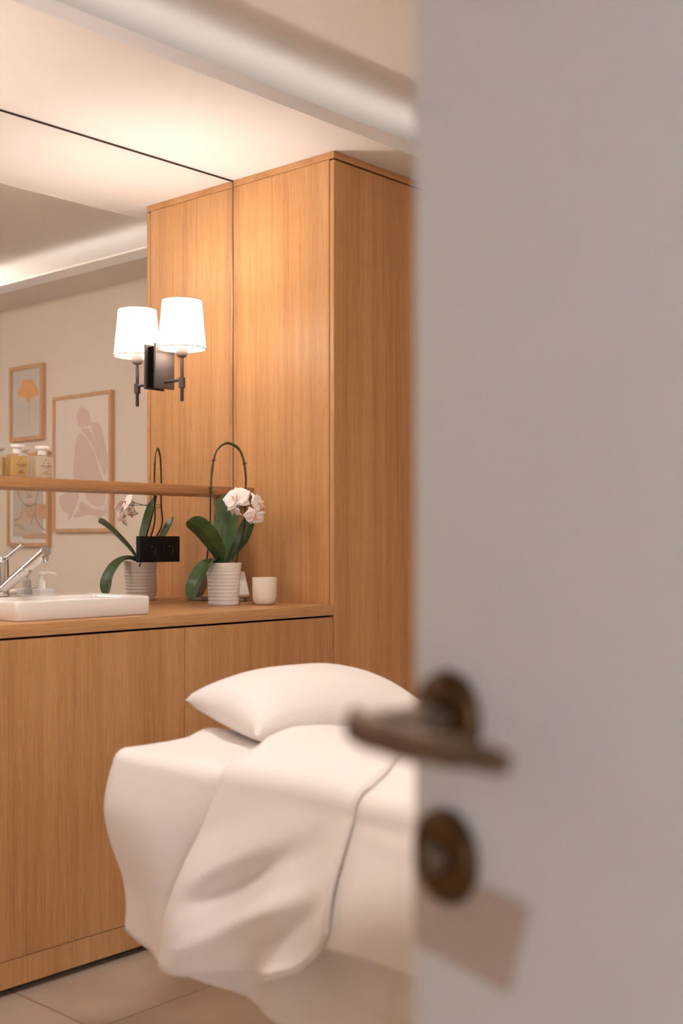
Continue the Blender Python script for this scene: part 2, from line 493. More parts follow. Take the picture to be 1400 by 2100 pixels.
# ------------------------------------------------------------------ shelf on the mirror
Z_SH = H + 0.1813
sh = obj('wall_shelf', box(NB(), X0V, XC - 0.0015, 2.970, YM - 0.0005, Z_SH - 0.029, Z_SH, 0.0012, 2), M['oak_h'])
tag(sh, 'narrow oak shelf fixed across the mirror', 'shelf')

# ------------------------------------------------------------------ wall sconce
def sconce(x, label):
    y = 2.961
    s = thing('wall_sconce', (x, YM, H + 0.50), label, 'wall lamp')
    px = x + 0.0
    b = NB()
    box(b, px - 0.040, px + 0.040, 3.046, 3.056, H + 0.500, H + 0.648, 0.0015)
    obj('backplate', b, M['gunmetal'], s)
    b = NB()
    box(b, px - 0.030, px + 0.034, 3.056, YM - 0.0002, H + 0.506, H + 0.640, 0.001)
    obj('wall_box', b, M['dark_gap'], s)
    b = NB()
    lathe(b, [(0.0055, 0), (0.0055, 0.085)], (px, 3.047, H + 0.522), 20, (0, -1, 0))
    obj('arm', b, M['gunmetal'], s)
    b = NB()
    lathe(b, [(0.0, 0), (0.0054, 0.0004), (0.0058, 0.001), (0.0058, 0.145)], (x, y, H + 0.452), 20)
    obj('stem', b, M['gunmetal'], s)
    b = NB()
    lathe(b, [(0.0055, 0.0), (0.0110, 0.0), (0.0110, 0.032), (0.0055, 0.032)], (x, y, H + 0.4965), 24)
    obj('collar', b, M['gunmetal'], s)
    b = NB()
    lathe(b, [(0.006, 0), (0.012, 0.001), (0.016, 0.004), (0.0188, 0.010), (0.0196, 0.018), (0.0196, 0.036), (0.014, 0.038), (0.0, 0.038)], (x, y, H + 0.5945), 28)
    obj('socket_cup', b, M['socket_cup'], s)
    b = NB()
    z0, z1, r0, r1 = H + 0.623, H + 0.779, 0.0785, 0.0640
    lathe(b, [(r0, 0), (r1, z1 - z0), (r1 - 0.0012, z1 - z0), (r0 - 0.0012, 0), (r0, 0)], (x, y, z0), 64, caps=False)
    shd = obj('lamp_shade', b, M['shade'] if x > 2 else M['shade_strong'], s)
    for nm, rr, zz in (('bottom_rim', r0, z0), ('top_rim', r1, z1)):
        b = NB()
        ring = []
        for k in range(64):
            a = 2 * PI * k / 64
            c, sn = math.cos(a), math.sin(a)
            ring.append([V(x + c * (rr + dr), y + sn * (rr + dr), zz + dz) for dr, dz in ((0.0006, -0.0012), (0.0006, 0.0016), (-0.0020, 0.0016), (-0.0020, -0.0012))])
        grid(b, ring, close_u=True, close_v=True)
        obj(nm, b, M['shade_rim'], shd)
    b = NB()
    lathe(b, [(0.010, 0), (0.012, 0.02), (0.021, 0.05), (0.023, 0.064), (0.019, 0.080), (0.010, 0.089), (0, 0.091)], (x, y, H + 0.632), 24)
    obj('bulb', b, M['bulb'], s)
    l = bpy.data.lights.new('sconce_glow', 'POINT')
    l.energy, l.color, l.shadow_soft_size = P_SCONCE if x > 2 else P_ADDED_SCONCE, WARM, 0.028
    lo = bpy.data.objects.new('sconce_glow', l)
    COL.objects.link(lo)
    lo.location = (x, y - 0.0, H + 0.742)
    return s
sconce(2.511, 'lit wall lamp with white tapered shade on the mirror by the tall cupboard')
sconce(1.00, 'added unseen lit wall lamp on the mirror left of the basin')  # added lamp out of view; its shade glows far stronger, filling the end wall

# ------------------------------------------------------------------ double socket
sk = thing('wall_socket', (2.507, YM, H - 0.064), 'black double power socket on the mirror above the worktop', 'socket')
zc = H - 0.031
obj('plate', box(NB(), 2.423, 2.591, 3.066, YM - 0.0002, zc - 0.043, zc + 0.043, 0.0015), M['black_plastic'], sk)
for cx in (2.4665, 2.5395):
    b = NB()
    lathe(b, [(0.0232, 0.0), (0.0232, 0.0016), (0.0218, 0.0024), (0.0205, 0.0016), (0.0195, 0.0004), (0.0, 0.0004)], (cx, 3.066, zc), 40, (0, -1, 0))
    o = obj('outlet', b, M['black_plastic'], sk)
    b = NB()
    lathe(b, [(0.0022, 0.0), (0.0022, 0.006), (0.0015, 0.0075), (0, 0.008)], (cx, 3.066, zc + 0.009), 14, (0, -1, 0))
    obj('earth_pin', b, M['black_pin'], o)
    for dx in (-0.0095, 0.0095):
        b = NB()
        lathe(b, [(0.0028, 0.0), (0.0028, 0.0007), (0.0015, 0.0008), (0, 0.0008)], (cx + dx, 3.066, zc), 12, (0, -1, 0))
        obj('pin_hole', b, M['dark_gap'], o)

# ------------------------------------------------------------------ basin
def rrect(x0, x1, y0, y1, r, n=8):
    pts = []
    for cx, cy, a0 in ((x1 - r, y1 - r, 0), (x0 + r, y1 - r, 90), (x0 + r, y0 + r, 180), (x1 - r, y0 + r, 270)):
        for k in range(n + 1):
            a = math.radians(a0 + 90 * k / n)
            pts.append((cx + r * math.cos(a), cy + r * math.sin(a)))
    return pts
bx0, bx1, by0, by1, bz0, bz1 = 1.700, 2.138, 2.655, 2.990, Z_TOP + 0.0005, Z_TOP + 0.0535
basin = thing('wash_basin', (1.92, 2.82, Z_TOP), 'white rectangular ceramic basin standing on the oak worktop', 'basin')
b = NB()
prof = [(0.004, bz0, 0.012), (0.001, bz0 + 0.003, 0.014), (0.0, bz1 - 0.006, 0.015), (0.002, bz1 - 0.0015, 0.014), (0.006, bz1, 0.012), (0.012, bz1, 0.010), (0.016, bz1 - 0.002, 0.010), (0.020, bz1 - 0.010, 0.012), (0.030, bz0 + 0.016, 0.020), (0.045, bz0 + 0.009, 0.022), (0.12, bz0 + 0.006, 0.02)]
rows = []
for k, (ins, z, r) in enumerate(prof):
    back = 0.075 if k >= 6 else 0.0                    # tap ledge at the back
    rows.append([V(x, y, z) for x, y in rrect(bx0 + ins, bx1 - ins, by0 + ins, by1 - ins - back * (1 if k >= 6 else 0), r)])
vs = grid(b, rows, close_v=True)
b.faces.new(vs[0]); b.faces.new(vs[-1])
obj('bowl', b, M['ceramic'], basin, sharp=50)
b = NB()
lathe(b, [(0.0, 0.003), (0.018, 0.003), (0.021, 0.0015), (0.021, 0.0)], (1.92, 2.80, bz0 + 0.006), 28, caps=False)
obj('drain', b, M['chrome'], basin)

# ------------------------------------------------------------------ mixer tap
fx, fy = 1.838, 2.952
tap = thing('mixer_tap', (fx, fy, bz1), 'chrome single lever mixer tap with a slanted spout at the basin back', 'tap')
b = NB()
lathe(b, [(0.024, 0.0), (0.025, 0.002), (0.025, 0.006), (0.0225, 0.008), (0.0215, 0.010), (0.0215, 0.092), (0.0208, 0.094), (0.0205, 0.100), (0.0205, 0.109), (0.018, 0.112), (0.0, 0.112)], (fx, fy, bz1), 40)
obj('body', b, M['chrome'], tap)
b = NB()
d = V(0.0, -0.205, 0.122); sp0 = V(fx, fy - 0.008, bz1 + 0.018); sp1 = V(fx, fy, bz1 + 0.018) + V(0.0, -0.222, 0.112)
ax = (sp1 - sp0).normalized(); L = (sp1 - sp0).length
lathe(b, [(0.0150, 0), (0.0150, L * 0.56), (0.0140, L * 0.562), (0.0140, L * 0.568), (0.0152, L * 0.57), (0.0152, L - 0.002), (0.0136, L), (0, L)], sp0, 36, ax)
spo = obj('spout', b, M['chrome'], tap)
b = NB()
dn = V(0, ax.z, -ax.y)
dn = -dn if dn.z > 0 else dn
lathe(b, [(0.0105, -0.004), (0.0105, 0.0095), (0.0085, 0.011), (0.0085, 0.008), (0.0, 0.008)], sp1 - ax * 0.0155 + dn * 0.0122, 24, dn)
obj('aerator', b, M['chrome'], spo)
b = NB()
lathe(b, [(0.0035, 0), (0.0055, 0.002), (0.0055, 0.005), (0.0035, 0.007)], sp0 + ax * (L * 0.60) + dn * 0.0125, 16, dn)
obj('spray_button', b, M['grey_plastic'], spo)
b = NB()
tube(b, [(fx, fy - 0.006, bz1 + 0.100), (fx, fy - 0.03, bz1 + 0.108), (fx, fy - 0.108, bz1 + 0.146)], [0.0062, 0.0052, 0.0036], 14)
obj('lever', b, M['chrome'], tap)

# ------------------------------------------------------------------ soap dispenser
dx, dy = 2.035, 3.036
sd = thing('soap_dispenser', (dx, dy, Z_TOP), 'white square soap pump bottle behind the basin', 'soap dispenser')
b = NB()
box(b, dx - 0.028, dx + 0.028, dy - 0.022, dy + 0.022, Z_TOP + 0.0005, H - 0.146, 0.005, 3)
obj('bottle', b, M['white_plastic'], sd)
b = NB()
lathe(b, [(0.0145, 0.0), (0.0145, 0.012), (0.0135, 0.013), (0.0135, 0.024), (0.012, 0.0255), (0.005, 0.0265), (0.005, 0.042), (0.0, 0.042)], (dx - 0.006, dy, H - 0.1465), 28)
obj('collar', b, M['white_plastic'], sd)
b = NB()
lathe(b, [(0.005, 0.0), (0.010, 0.001), (0.010, 0.008), (0.008, 0.010), (0, 0.010)], (dx - 0.006, dy, H - 0.1055), 24)
tube(b, [(dx - 0.006, dy, H - 0.0995), (dx + 0.006, dy - 0.012, H - 0.098), (dx + 0.020, dy - 0.026, H - 0.101), (dx + 0.024, dy - 0.030, H - 0.105)], [0.005, 0.0045, 0.0035, 0.0025], 10)
obj('pump_head', b, M['white_plastic'], sd)

# ------------------------------------------------------------------ bottles on the shelf
def text_mesh(body, size, fn):
    cu = bpy.data.curves.new('lettering', 'FONT')
    cu.body = body; cu.size = size; cu.align_x = 'CENTER'; cu.resolution_u = 2
    to = bpy.data.objects.new('lettering', cu)
    COL.objects.link(to)
    dg = bpy.context.evaluated_depsgraph_get()
    me = bpy.data.meshes.new_from_object(to.evaluated_get(dg))
    bpy.data.objects.remove(to)
    bm = NB()
    bm.from_mesh(me)
    bpy.data.meshes.remove(me)
    for v in bm.verts: v.co = fn(v.co.x, v.co.y)
    return bm

def bottle(x, liquid, label, lines):
    y = 3.026
    z = Z_SH + 0.0004
    r = thing('oil_bottle', (x, y, z), label, 'bottle', 'bath oil bottles on the shelf')
    hw, hd, hb = 0.0315, 0.017, 0.0715
    b = NB()
    rows = []
    for ins, zz in ((0.003, 0.0), (0.0005, 0.0015), (0, 0.004), (0, hb - 0.005), (0.001, hb - 0.002), (0.004, hb), (0.018, hb + 0.001)):
        i2 = min(ins, 0.006)
        rows.append([V(px, py, z + zz) for px, py in rrect(x - hw + ins, x + hw - ins, y - hd + i2, y + hd - i2, 0.004, 4)])
    vs = grid(b, rows, close_v=True); b.faces.new(vs[0]); b.faces.new(vs[-1])
    gl = obj('glass', b, M['glass'], r)
    b = NB()
    box(b, x - hw + 0.0032, x + hw - 0.0032, y - hd + 0.0032, y + hd - 0.0032, z + 0.005, z + hb - 0.006, 0.003, 2)
    obj('oil', b, liquid, r)
    b = NB()
    lathe(b, [(0.0125, 0.0), (0.0125, 0.017), (0.0205, 0.0172), (0.021, 0.018), (0.021, 0.0255), (0.020, 0.0265), (0, 0.0265)], (x, y, z + hb), 32)
    obj('stopper', b, M['white_plastic'], r)
    yf = y - hd - 0.0003
    b = NB()
    for ax_, az in ((0.0, 0.010), (-0.0085, 0.0), (0.0085, -0.0012)):
        lathe(b, [(0.0, 0.0), (0.0016, 0.0), (0.0016, 0.0004), (0.0, 0.0004)], (x + 0.003 + ax_, yf, z + 0.047 + az), 12, (0, -1, 0), caps=False)
    tube(b, [(x + 0.003, yf, z + 0.0555), (x + 0.001, yf, z + 0.0525)], 0.0005, 6)
    tube(b, [(x - 0.0055, yf, z + 0.047), (x - 0.0025, yf, z + 0.0478)], 0.0005, 6)
    tube(b, [(x + 0.0115, yf, z + 0.0458), (x + 0.009, yf, z + 0.0485)], 0.0005, 6)
    obj('emblem', b, M['ink'], r)
    for txt, sz, zz in lines:
        bm = text_mesh(txt, sz, lambda a, c: V(x + 0.003 + a, yf, z + zz + c))
        bmesh.ops.solidify(bm, geom=bm.faces[:], thickness=0.0002)
        obj('lettering', bm, M['ink'], r, False)
    return r
LN = [('AROMATHERAPY', 0.0050, 0.0365), ('ASSOCIATES', 0.0030, 0.0320)]
bottle(2.023, M['oil_pale'], 'clear glass bottle of nearly colourless oil, the rightmost on the shelf', LN + [('RELAX', 0.0042, 0.0195), ('SHOWER OIL', 0.0046, 0.0135)])
bottle(1.938, M['oil_gold'], 'glass bottle of deep golden oil with a white stopper on the shelf', LN + [('RELAX', 0.0042, 0.0195), ('BATH OIL', 0.0046, 0.0135)])
bottle(1.850, M['oil_straw'], 'glass bottle of pale straw oil cut by the left photo edge', LN + [('REVIVE', 0.0042, 0.0195), ('BATH OIL', 0.0046, 0.0135)])

# ------------------------------------------------------------------ orchid
ox, oy = 2.603, 2.861
orch = thing('potted_orchid', (ox, oy, Z_TOP), 'white flowering orchid with an arched stem in a ribbed white pot', 'potted plant')
b = NB()
prof = [(0.0, 0.002), (0.046, 0.002), (0.0485, 0.0005), (0.0500, 0.002)]
hp = 0.137
for k in range(1, 61):
    t = k / 60
    rr = 0.0500 + 0.0022 * t + 0.0068 * t ** 2.2
    if t < 0.80: rr += 0.0016 * abs(math.sin(t * 11.5 * PI)) - 0.0009
    prof.append((rr, 0.002 + (hp - 0.002) * t))
prof += [(0.0583, hp + 0.0012), (0.0562, hp), (0.0545, hp - 0.03), (0.0, hp - 0.03)]
lathe(b, prof, (ox, oy, Z_TOP), 72, caps=False)
obj('pot', b, M['pot'], orch, sharp=60)
b = NB()
for k in range(70):
    a = random.uniform(0, 2 * PI); rr = 0.046 * math.sqrt(random.random())
    c = V(ox + rr * math.cos(a), oy + rr * math.sin(a), Z_TOP + hp - 0.022 + random.uniform(0, 0.018))
    s0 = len(b.verts)
    r = bmesh.ops.create_icosphere(b, subdivisions=1, radius=random.uniform(0.006, 0.011))
    bmesh.ops.scale(b, vec=(1, random.uniform(0.5, 1), random.uniform(0.4, 0.8)), verts=r['verts'])
    bmesh.ops.rotate(b, cent=(0, 0, 0), matrix=Matrix.Rotation(random.uniform(0, 3), 3, 'X'), verts=r['verts'])
    bmesh.ops.translate(b, vec=c, verts=r['verts'])
bk = obj('bark_chips', b, M['bark'], orch); bk['kind'] = 'stuff'

LA = V(ST, -CT, 0)       # sideways across the room, as seen from the door
LB = V(CT, ST, 0)        # away from the door
def O(a, h, f=0.0):
    """point by sideways offset a, height above worktop h, offset f away from the door, from the pot axis"""
    return V(ox, oy, Z_TOP + h) + LA * a + LB * f

def leaf(center, wmax, wbase, up, tpeak=0.62, thick=0.0016, fold=0.30):
    """blade along a centre line, wmax its greatest half width; up is the side the upper face looks to"""
    cs = spline(center, 12)
    n = len(cs)
    b = NB()
    top = []
    for i, p in enumerate(cs):
        t = (cs[min(i + 1, n - 1)] - cs[max(i - 1, 0)]).normalized()
        u = Vector(up); u = (u - t * u.dot(t)).normalized()
        s = t.cross(u).normalized()
        x = i / (n - 1)
        if x < tpeak: w = wbase + (wmax - wbase) * math.sin(PI / 2 * smooth01(x / tpeak) ** 0.8)
        else: w = max(0.0006, wmax * max(0, 1 - ((x - tpeak) / (1 - tpeak)) ** 2.3) ** 0.5)
        ta, ba = [], []
        for q in range(-6, 7):
            v = q / 6
            crv = fold * w * abs(v) ** 1.3
            groove = -0.0013 * math.exp(-(v / 0.09) ** 2)
            base = p + s * (w * v) + u * (crv + groove)
            th = thick * (1 - 0.8 * abs(v) ** 3)
            ta.append(base + u * th * 0.5); ba.append(base - u * th * 0.5)
        top.append(ta + list(reversed(ba)))
    vs = grid(b, top, close_v=True)
    b.faces.new(vs[0]); b.faces.new(vs[-1])
    return b

for pts, wm, wb, up, tp in (
        ([O(-0.006, 0.128), O(0.003, 0.20, 0.012), O(0.010, 0.27, 0.03), O(0.015, 0.325, 0.045), O(0.021, 0.368, 0.056)], 0.045, 0.011, -LB * 0.9 - LA * 0.35, 0.60),
        ([O(-0.010, 0.126), O(-0.016, 0.172, -0.03), O(-0.042, 0.222, -0.075), O(-0.072, 0.256, -0.110), O(-0.098, 0.274, -0.135)], 0.034, 0.011, V(0.0, 0.0, 0.65) + LB * 0.72 - LA * 0.1, 0.68),
        ([O(-0.006, 0.132), O(-0.028, 0.146, -0.04), O(-0.052, 0.125, -0.075), O(-0.074, 0.082, -0.100), O(-0.086, 0.045, -0.105), O(-0.090, 0.022, -0.106)], 0.034, 0.010, V(0, 0, 0.55) - LA * 0.55 - LB * 0.7, 0.55),
        ([O(0.000, 0.128), O(0.030, 0.170, 0.04), O(0.058, 0.215, 0.075), O(0.074, 0.265, 0.10), O(0.082, 0.295, 0.112)], 0.029, 0.010, -LB * 0.75 - LA * 0.4 + V(0, 0, 0.3), 0.6),
        ([O(-0.004, 0.128), O(-0.014, 0.142, 0.0), O(-0.034, 0.150, 0.018), O(-0.048, 0.146, 0.03)], 0.016, 0.008, V(0, 0, 1) - LB * 0.3, 0.6)):
    obj('leaf', leaf(pts, wm, wb, up, tp), M['leaf'], orch)

# support sticks bent into an arch and the flower stem tied along it
AD = V(0.100, -0.080, 0).normalized()
AC = V(2.655, 2.893, 0)
def A(s, z): return V(AC.x, AC.y, H + z) + AD * s
sy_ = lambda s: s
stickL = [O(-0.057, 0.120), A(-0.062, 0.05), A(-0.060, 0.165), A(-0.056, 0.235), A(-0.042, 0.290), A(-0.008, 0.318), A(0.030, 0.301), A(0.048, 0.262), A(0.056, 0.20)]
b = NB(); tube(b, spline(stickL[:3], 10), 0.0026, 8); tube(b, spline([A(-0.060, 0.165)] + stickL[3:], 10), 0.0021, 8)
obj('support_stick', b, M['wire'], orch)
b = NB(); tube(b, spline([A(0.056, 0.20), A(0.055, 0.13), A(0.051, 0.04), O(0.044, 0.16), O(0.037, 0.118)], 10), 0.0026, 8)
obj('support_stick', b, M['wire'], orch)
b = NB()
stem_pts = spline([O(0.004, 0.128), O(-0.014, 0.22, 0.02), A(-0.046, 0.13), A(-0.0585, 0.172), A(-0.0535, 0.238), A(-0.040, 0.294), A(-0.006, 0.3225), A(0.032, 0.305), A(0.050, 0.263), A(0.0575, 0.205), A(0.056, 0.160), A(0.060, 0.125)], 10)
tube(b, stem_pts, [0.0038 - 0.0012 * i / len(stem_pts) for i in range(len(stem_pts))], 10)
fs = obj('flower_stem', b, M['stem'], orch)
for s, z in ((-0.0595, 0.170), (-0.050, 0.262), (-0.002, 0.3195), (0.052, 0.252), (0.057, 0.165)):
    b = NB()
    tube(b, [A(s - 0.008, z - 0.001) - LB * 0.002, A(s, z) - LB * 0.004, A(s + 0.009, z + 0.003) - LB * 0.001], 0.0012, 6)
    tube(b, [A(s - 0.006, z + 0.003) + LB * 0.002, A(s, z + 0.003) - LB * 0.003, A(s + 0.006, z + 0.002) + LB * 0.002], 0.0010, 6)
    obj('tie', b, M['wire'], fs)

def flower(c, face, roll, size):
    """Phalaenopsis: three sepals, two broad petals, a lip"""
    f = Vector(face).normalized()
    upv = V(0, 0, 1); upv = (upv - f * upv.dot(f)).normalized()
    rt = upv.cross(f).normalized()
    R = Matrix.Rotation(roll, 3, f)
    upv = R @ upv; rt = R @ rt
    c = Vector(c)
    b = NB()
    def petal(ang, length, width, cup, lift, back):
        dirv = upv * math.cos(ang) + rt * math.sin(ang)
        sd_ = dirv.cross(f).normalized()
        rows = []
        nn = 12
        for i in range(nn + 1):
            t = i / nn
            w = width * math.sin(PI * min(1, (0.10 + 0.90 * t)) ** 0.85) ** 0.62 if t < 1 else 0.0006
            w = max(w, 0.0008)
            row = []
            for q in range(-5, 6):
                v = q / 5
                p = c + dirv * (length * t * (1 - 0.10 * v * v)) + sd_ * (w * v) + f * (lift + cup * (t * t) - back * 0.3 + 0.10 * width * (1 - v * v) * math.sin(PI * t) + 0.0012 * math.sin(7 * v + 5 * t))
                row.append(p)
            rows.append(row + [p2 - f * 0.0006 for p2 in reversed(row)])
        vs = grid(b, rows, close_v=True)
        b.faces.new(vs[0]); b.faces.new(vs[-1])
    for a in (0, 2.2, -2.2): petal(a, 0.042 * size, 0.0150 * size, -0.010 * size, -0.001, 0)
    for a in (1.30, -1.30): petal(a, 0.043 * size, 0.0265 * size, -0.006 * size, 0.001, 0)
    fl = obj('flower', b, M['petal'], orch, sharp=80)
    b = NB()
    tip = c + f * 0.013 * size - upv * 0.012 * size
    tube(b, spline([c + f * 0.001, c + f * 0.009 * size - upv * 0.003 * size, tip, tip - upv * 0.009 * size + f * 0.004], 6), [0.0020, 0.0023, 0.0026, 0.0028, 0.0030, 0.0033, 0.0036, 0.0038, 0.0038, 0.0037, 0.0034, 0.0030, 0.0026, 0.0023, 0.0019, 0.0015, 0.0011, 0.0008, 0.0005], 10, 0.6)
    for s in (-1, 1):
        tube(b, [c + f * 0.006 * size - upv * 0.002, c + f * 0.013 * size + rt * s * 0.007 * size - upv * 0.001, c + f * 0.015 * size + rt * s * 0.008 * size + upv * 0.004 * size], [0.002, 0.0042, 0.001], 8, 0.5)
    obj('flower_lip', b, M['lip'], fl)
    b = NB()
    r = bmesh.ops.create_uvsphere(b, u_segments=12, v_segments=8, radius=0.0042 * size)
    bmesh.ops.translate(b, vec=c + f * 0.0065 * size + upv * 0.002 * size, verts=r['verts'])
    obj('flower_column', b, M['petal'], fl)
    return fl
flower(O(0.046, 0.346, -0.052), -LB * 0.8 - LA * 0.25 + V(0, 0, 0.35), 0.30, 1.18)
flower(O(0.036, 0.3080, -0.036), -LB * 0.45 - LA * 0.6 - V(0, 0, 0.55), -0.4, 0.72)
flower(O(0.118, 0.330, -0.062), LA * 0.85 - LB * 0.35 + V(0, 0, 0.25), 0.3, 0.98)
flower(O(0.106, 0.288, -0.072), -LB * 0.8 + LA * 0.15 - V(0, 0, 0.45), 2.8, 0.86)
b = NB()
tip = stem_pts[-1]
tube(b, spline([tip, tip - V(0, 0, 0.01) - LB * 0.02, O(0.046, 0.350, -0.050)], 6), 0.0012, 7)
tube(b, spline([tip, O(0.060, 0.335, -0.03), O(0.074, 0.335, -0.05), O(0.116, 0.333, -0.060)], 6), 0.0012, 7)
tube(b, spline([O(0.060, 0.335, -0.03), O(0.070, 0.31, -0.045), O(0.104, 0.290, -0.068)], 6), 0.0011, 7)
obj('flower_stalks', b, M['stem'], fs)

# ------------------------------------------------------------------ cup
cxp, cyp = 2.700, 2.770
b = NB()
lathe(b, [(0.0, 0.0005), (0.022, 0.0005), (0.028, 0.0015), (0.0335, 0.006), (0.037, 0.014), (0.039, 0.026), (0.0397, 0.04), (0.0400, 0.088), (0.0393, 0.0895), (0.0382, 0.0885), (0.0375, 0.04), (0.034, 0.014), (0.02, 0.006), (0, 0.006)], (cxp, cyp, Z_TOP), 64, caps=False)
tag(obj('cup', b, M['cup'], sharp=60), 'small plain cream handleless cup on the worktop beside the orchid', 'cup')

# ------------------------------------------------------------------ telephone behind the orchid
tx, ty = 2.758, 2.985
ph = thing('desk_telephone', (tx, ty, Z_TOP), 'white slanted desk device leaning on a clear stand behind the orchid', 'telephone')
b = NB()
r0 = len(b.verts)
box(b, -0.047, 0.047, -0.014, 0.014, 0.004, 0.100, 0.009, 4)
bmesh.ops.rotate(b, cent=(0, 0, 0), matrix=Matrix.Rotation(math.radians(-28), 3, 'X'), verts=b.verts)
bmesh.ops.rotate(b, cent=(0, 0, 0), matrix=Matrix.Rotation(math.radians(-20), 3, 'Z'), verts=b.verts)
bmesh.ops.translate(b, vec=(tx, ty - 0.02, Z_TOP + 0.012), verts=b.verts)
obj('body', b, M['white_plastic'], ph)
b = NB()
for k, (u0, u1, w0, w1) in enumerate(((-0.034, 0.034, 0.06, 0.09), (0.008, 0.034, 0.022, 0.052))):
    box(b, u0, u1, -0.0150, -0.0138, w0, w1, 0.0004, 1)
bmesh.ops.rotate(b, cent=(0, 0, 0), matrix=Matrix.Rotation(math.radians(-28), 3, 'X'), verts=b.verts)
bmesh.ops.rotate(b, cent=(0, 0, 0), matrix=Matrix.Rotation(math.radians(-20), 3, 'Z'), verts=b.verts)
bmesh.ops.translate(b, vec=(tx, ty - 0.02, Z_TOP + 0.012), verts=b.verts)
obj('buttons', b, M['white_plastic'], ph)
b = NB()
box(b, tx - 0.034, tx + 0.036, ty - 0.02, ty + 0.056, Z_TOP + 0.0005, Z_TOP + 0.012, 0.003, 3)
obj('stand', b, M['clear_plastic'], ph)

# ------------------------------------------------------------------ framed prints on the end wall
XP = 3.597
def P(px, py):
    """a measured point of a print: seen in the mirror, so mirrored back onto the end wall -> (y, z)"""
    u = (px - 700) / 2419
    D = XP / (CT + u * ST)
    return (2 * YM - D * (ST - u * CT), H + (1107 - py) / 2419 * D)
def Z5(x, y): return P(x / 5.25, 720 + y / 5.25)

def frame(name, y0, y1, z0, z1, w, mount, paper, label):
    f = thing(name, (XW, (y0 + y1) / 2, z0), label, 'picture', 'framed prints on the end wall')
    b = NB()
    for a0, a1, c0, c1 in ((y0, y1, z0, z0 + w), (y0, y1, z1 - w, z1), (y0, y0 + w, z0 + w, z1 - w), (y1 - w, y1, z0 + w, z1 - w)):
        box(b, XP - 0.004, XW - 0.0005, a0, a1, c0, c1, 0.0008, 1)
    obj('frame', b, M['frame_oak'], f)
    b = NB(); box(b, XP + 0.004, XP + 0.007, y0 + w, y1 - w, z0 + w, z1 - w)
    obj('mount' if mount else 'print', b, M['paper_mat'] if mount else paper, f, False)
    if mount:
        b = NB(); box(b, XP + 0.0028, XP + 0.0041, y0 + w + mount, y1 - w - mount, z0 + w + mount, z1 - w - mount)
        obj('print', b, paper, f, False)
    return f
def art(name, pts, m, parent, depth=0.0031, n=6, closed=True):
    poly = [Z5(*p) for p in pts]
    if n:
        q = [V(0, *p) for p in poly]; q = [q[-1]] + q + [q[0], q[1]]
        out = []
        for i in range(1, len(q) - 2):
            for k in range(n):
                t = k / n; a, bb, c, dd = q[i - 1], q[i], q[i + 1], q[i + 2]
                p = 0.5 * ((2 * bb) + (c - a) * t + (2 * a - 5 * bb + 4 * c - dd) * t * t + (3 * bb - a - 3 * c + dd) * t ** 3)
                out.append((p.y, p.z))
        poly = out
    b = NB()
    prism(b, poly, lambda a, c, d: V(XP + d, a, c), depth, depth + 0.0007)
    bmesh.ops.triangulate(b, faces=[f for f in b.faces if len(f.verts) > 4])
    return obj(name, b, m, parent, False)
fa = frame('framed_print', 0.462, 0.776, H + 0.536, H + 0.944, 0.022, 0, M['paper_blue'], 'small oak framed print of a peach ginkgo leaf on pale grey')
art('leaf_motif', [(302, 562), (282, 520), (250, 496), (200, 484), (186, 455), (200, 410), (222, 372), (245, 318), (275, 300), (298, 306), (305, 325), (315, 302), (345, 312), (370, 360), (398, 405), (413, 450), (405, 474), (360, 492), (325, 512), (310, 545)], M['art_peach'], fa)
art('stalk_motif', [(299, 550), (307, 550), (309, 700), (313, 808), (309, 808), (303, 700)], M['art_body'], fa, n=0)
fb = frame('framed_print', 0.872, 1.372, H + 0.040, H + 0.748, 0.018, 0, M['paper_pink'], 'large oak framed print of a mauve seated figure')
BODY = [
    [(838, 640), (870, 605), (915, 618), (950, 660), (960, 715), (975, 765), (960, 800), (910, 808), (862, 815), (830, 770), (820, 700)],
    [(975, 775), (1030, 772), (1070, 800), (1100, 870), (1120, 970), (1145, 1120), (1148, 1260), (1125, 1340), (1100, 1315), (1085, 1230), (1082, 1130), (1058, 1040), (1012, 940), (982, 850)],
    [(868, 838), (905, 828), (955, 845), (985, 905), (1020, 975), (1060, 1065), (1074, 1140), (1078, 1240), (1060, 1210), (1030, 1130), (985, 1010), (930, 930), (885, 870)],
    [(845, 895), (885, 905), (930, 960), (985, 1060), (1025, 1160), (1050, 1250), (1080, 1330), (1110, 1440), (1128, 1560), (1105, 1640), (1055, 1672), (990, 1650), (940, 1600), (905, 1540), (885, 1440), (850, 1380), (800, 1385), (780, 1330), (790, 1200), (800, 1060), (818, 950)],
    [(640, 1560), (700, 1530), (760, 1470), (830, 1480), (842, 1560), (820, 1640), (790, 1710), (750, 1800), (725, 1812), (735, 1760), (690, 1730), (648, 1670), (632, 1610)],
    [(862, 1620), (930, 1655), (1000, 1700), (1060, 1700), (1100, 1722), (1145, 1690), (1140, 1730), (1105, 1770), (1060, 1796), (1010, 1770), (930, 1762), (850, 1785), (785, 1785), (830, 1720), (850, 1660)]]
for k, sh_ in enumerate(BODY): art('figure_motif', sh_, M['art_body'], fb, 0.0031 - 0.0002 * k)
fc = frame('framed_print', 0.440, 0.832, H - 0.036, H + 0.470, 0.020, 0.032, M['art_face'], 'oak framed portrait sketch in grey and rust wash with a white mount')
art('wash_patch', [(270, 1650), (380, 1640), (490, 1660), (488, 1800), (390, 1800), (300, 1790), (268, 1740)], M['art_rust'], fc, 0.0022)
art('wash_patch', [(260, 1990), (400, 1960), (492, 1965), (494, 2020), (380, 2020), (250, 2018)], M['art_rust'], fc, 0.0022)
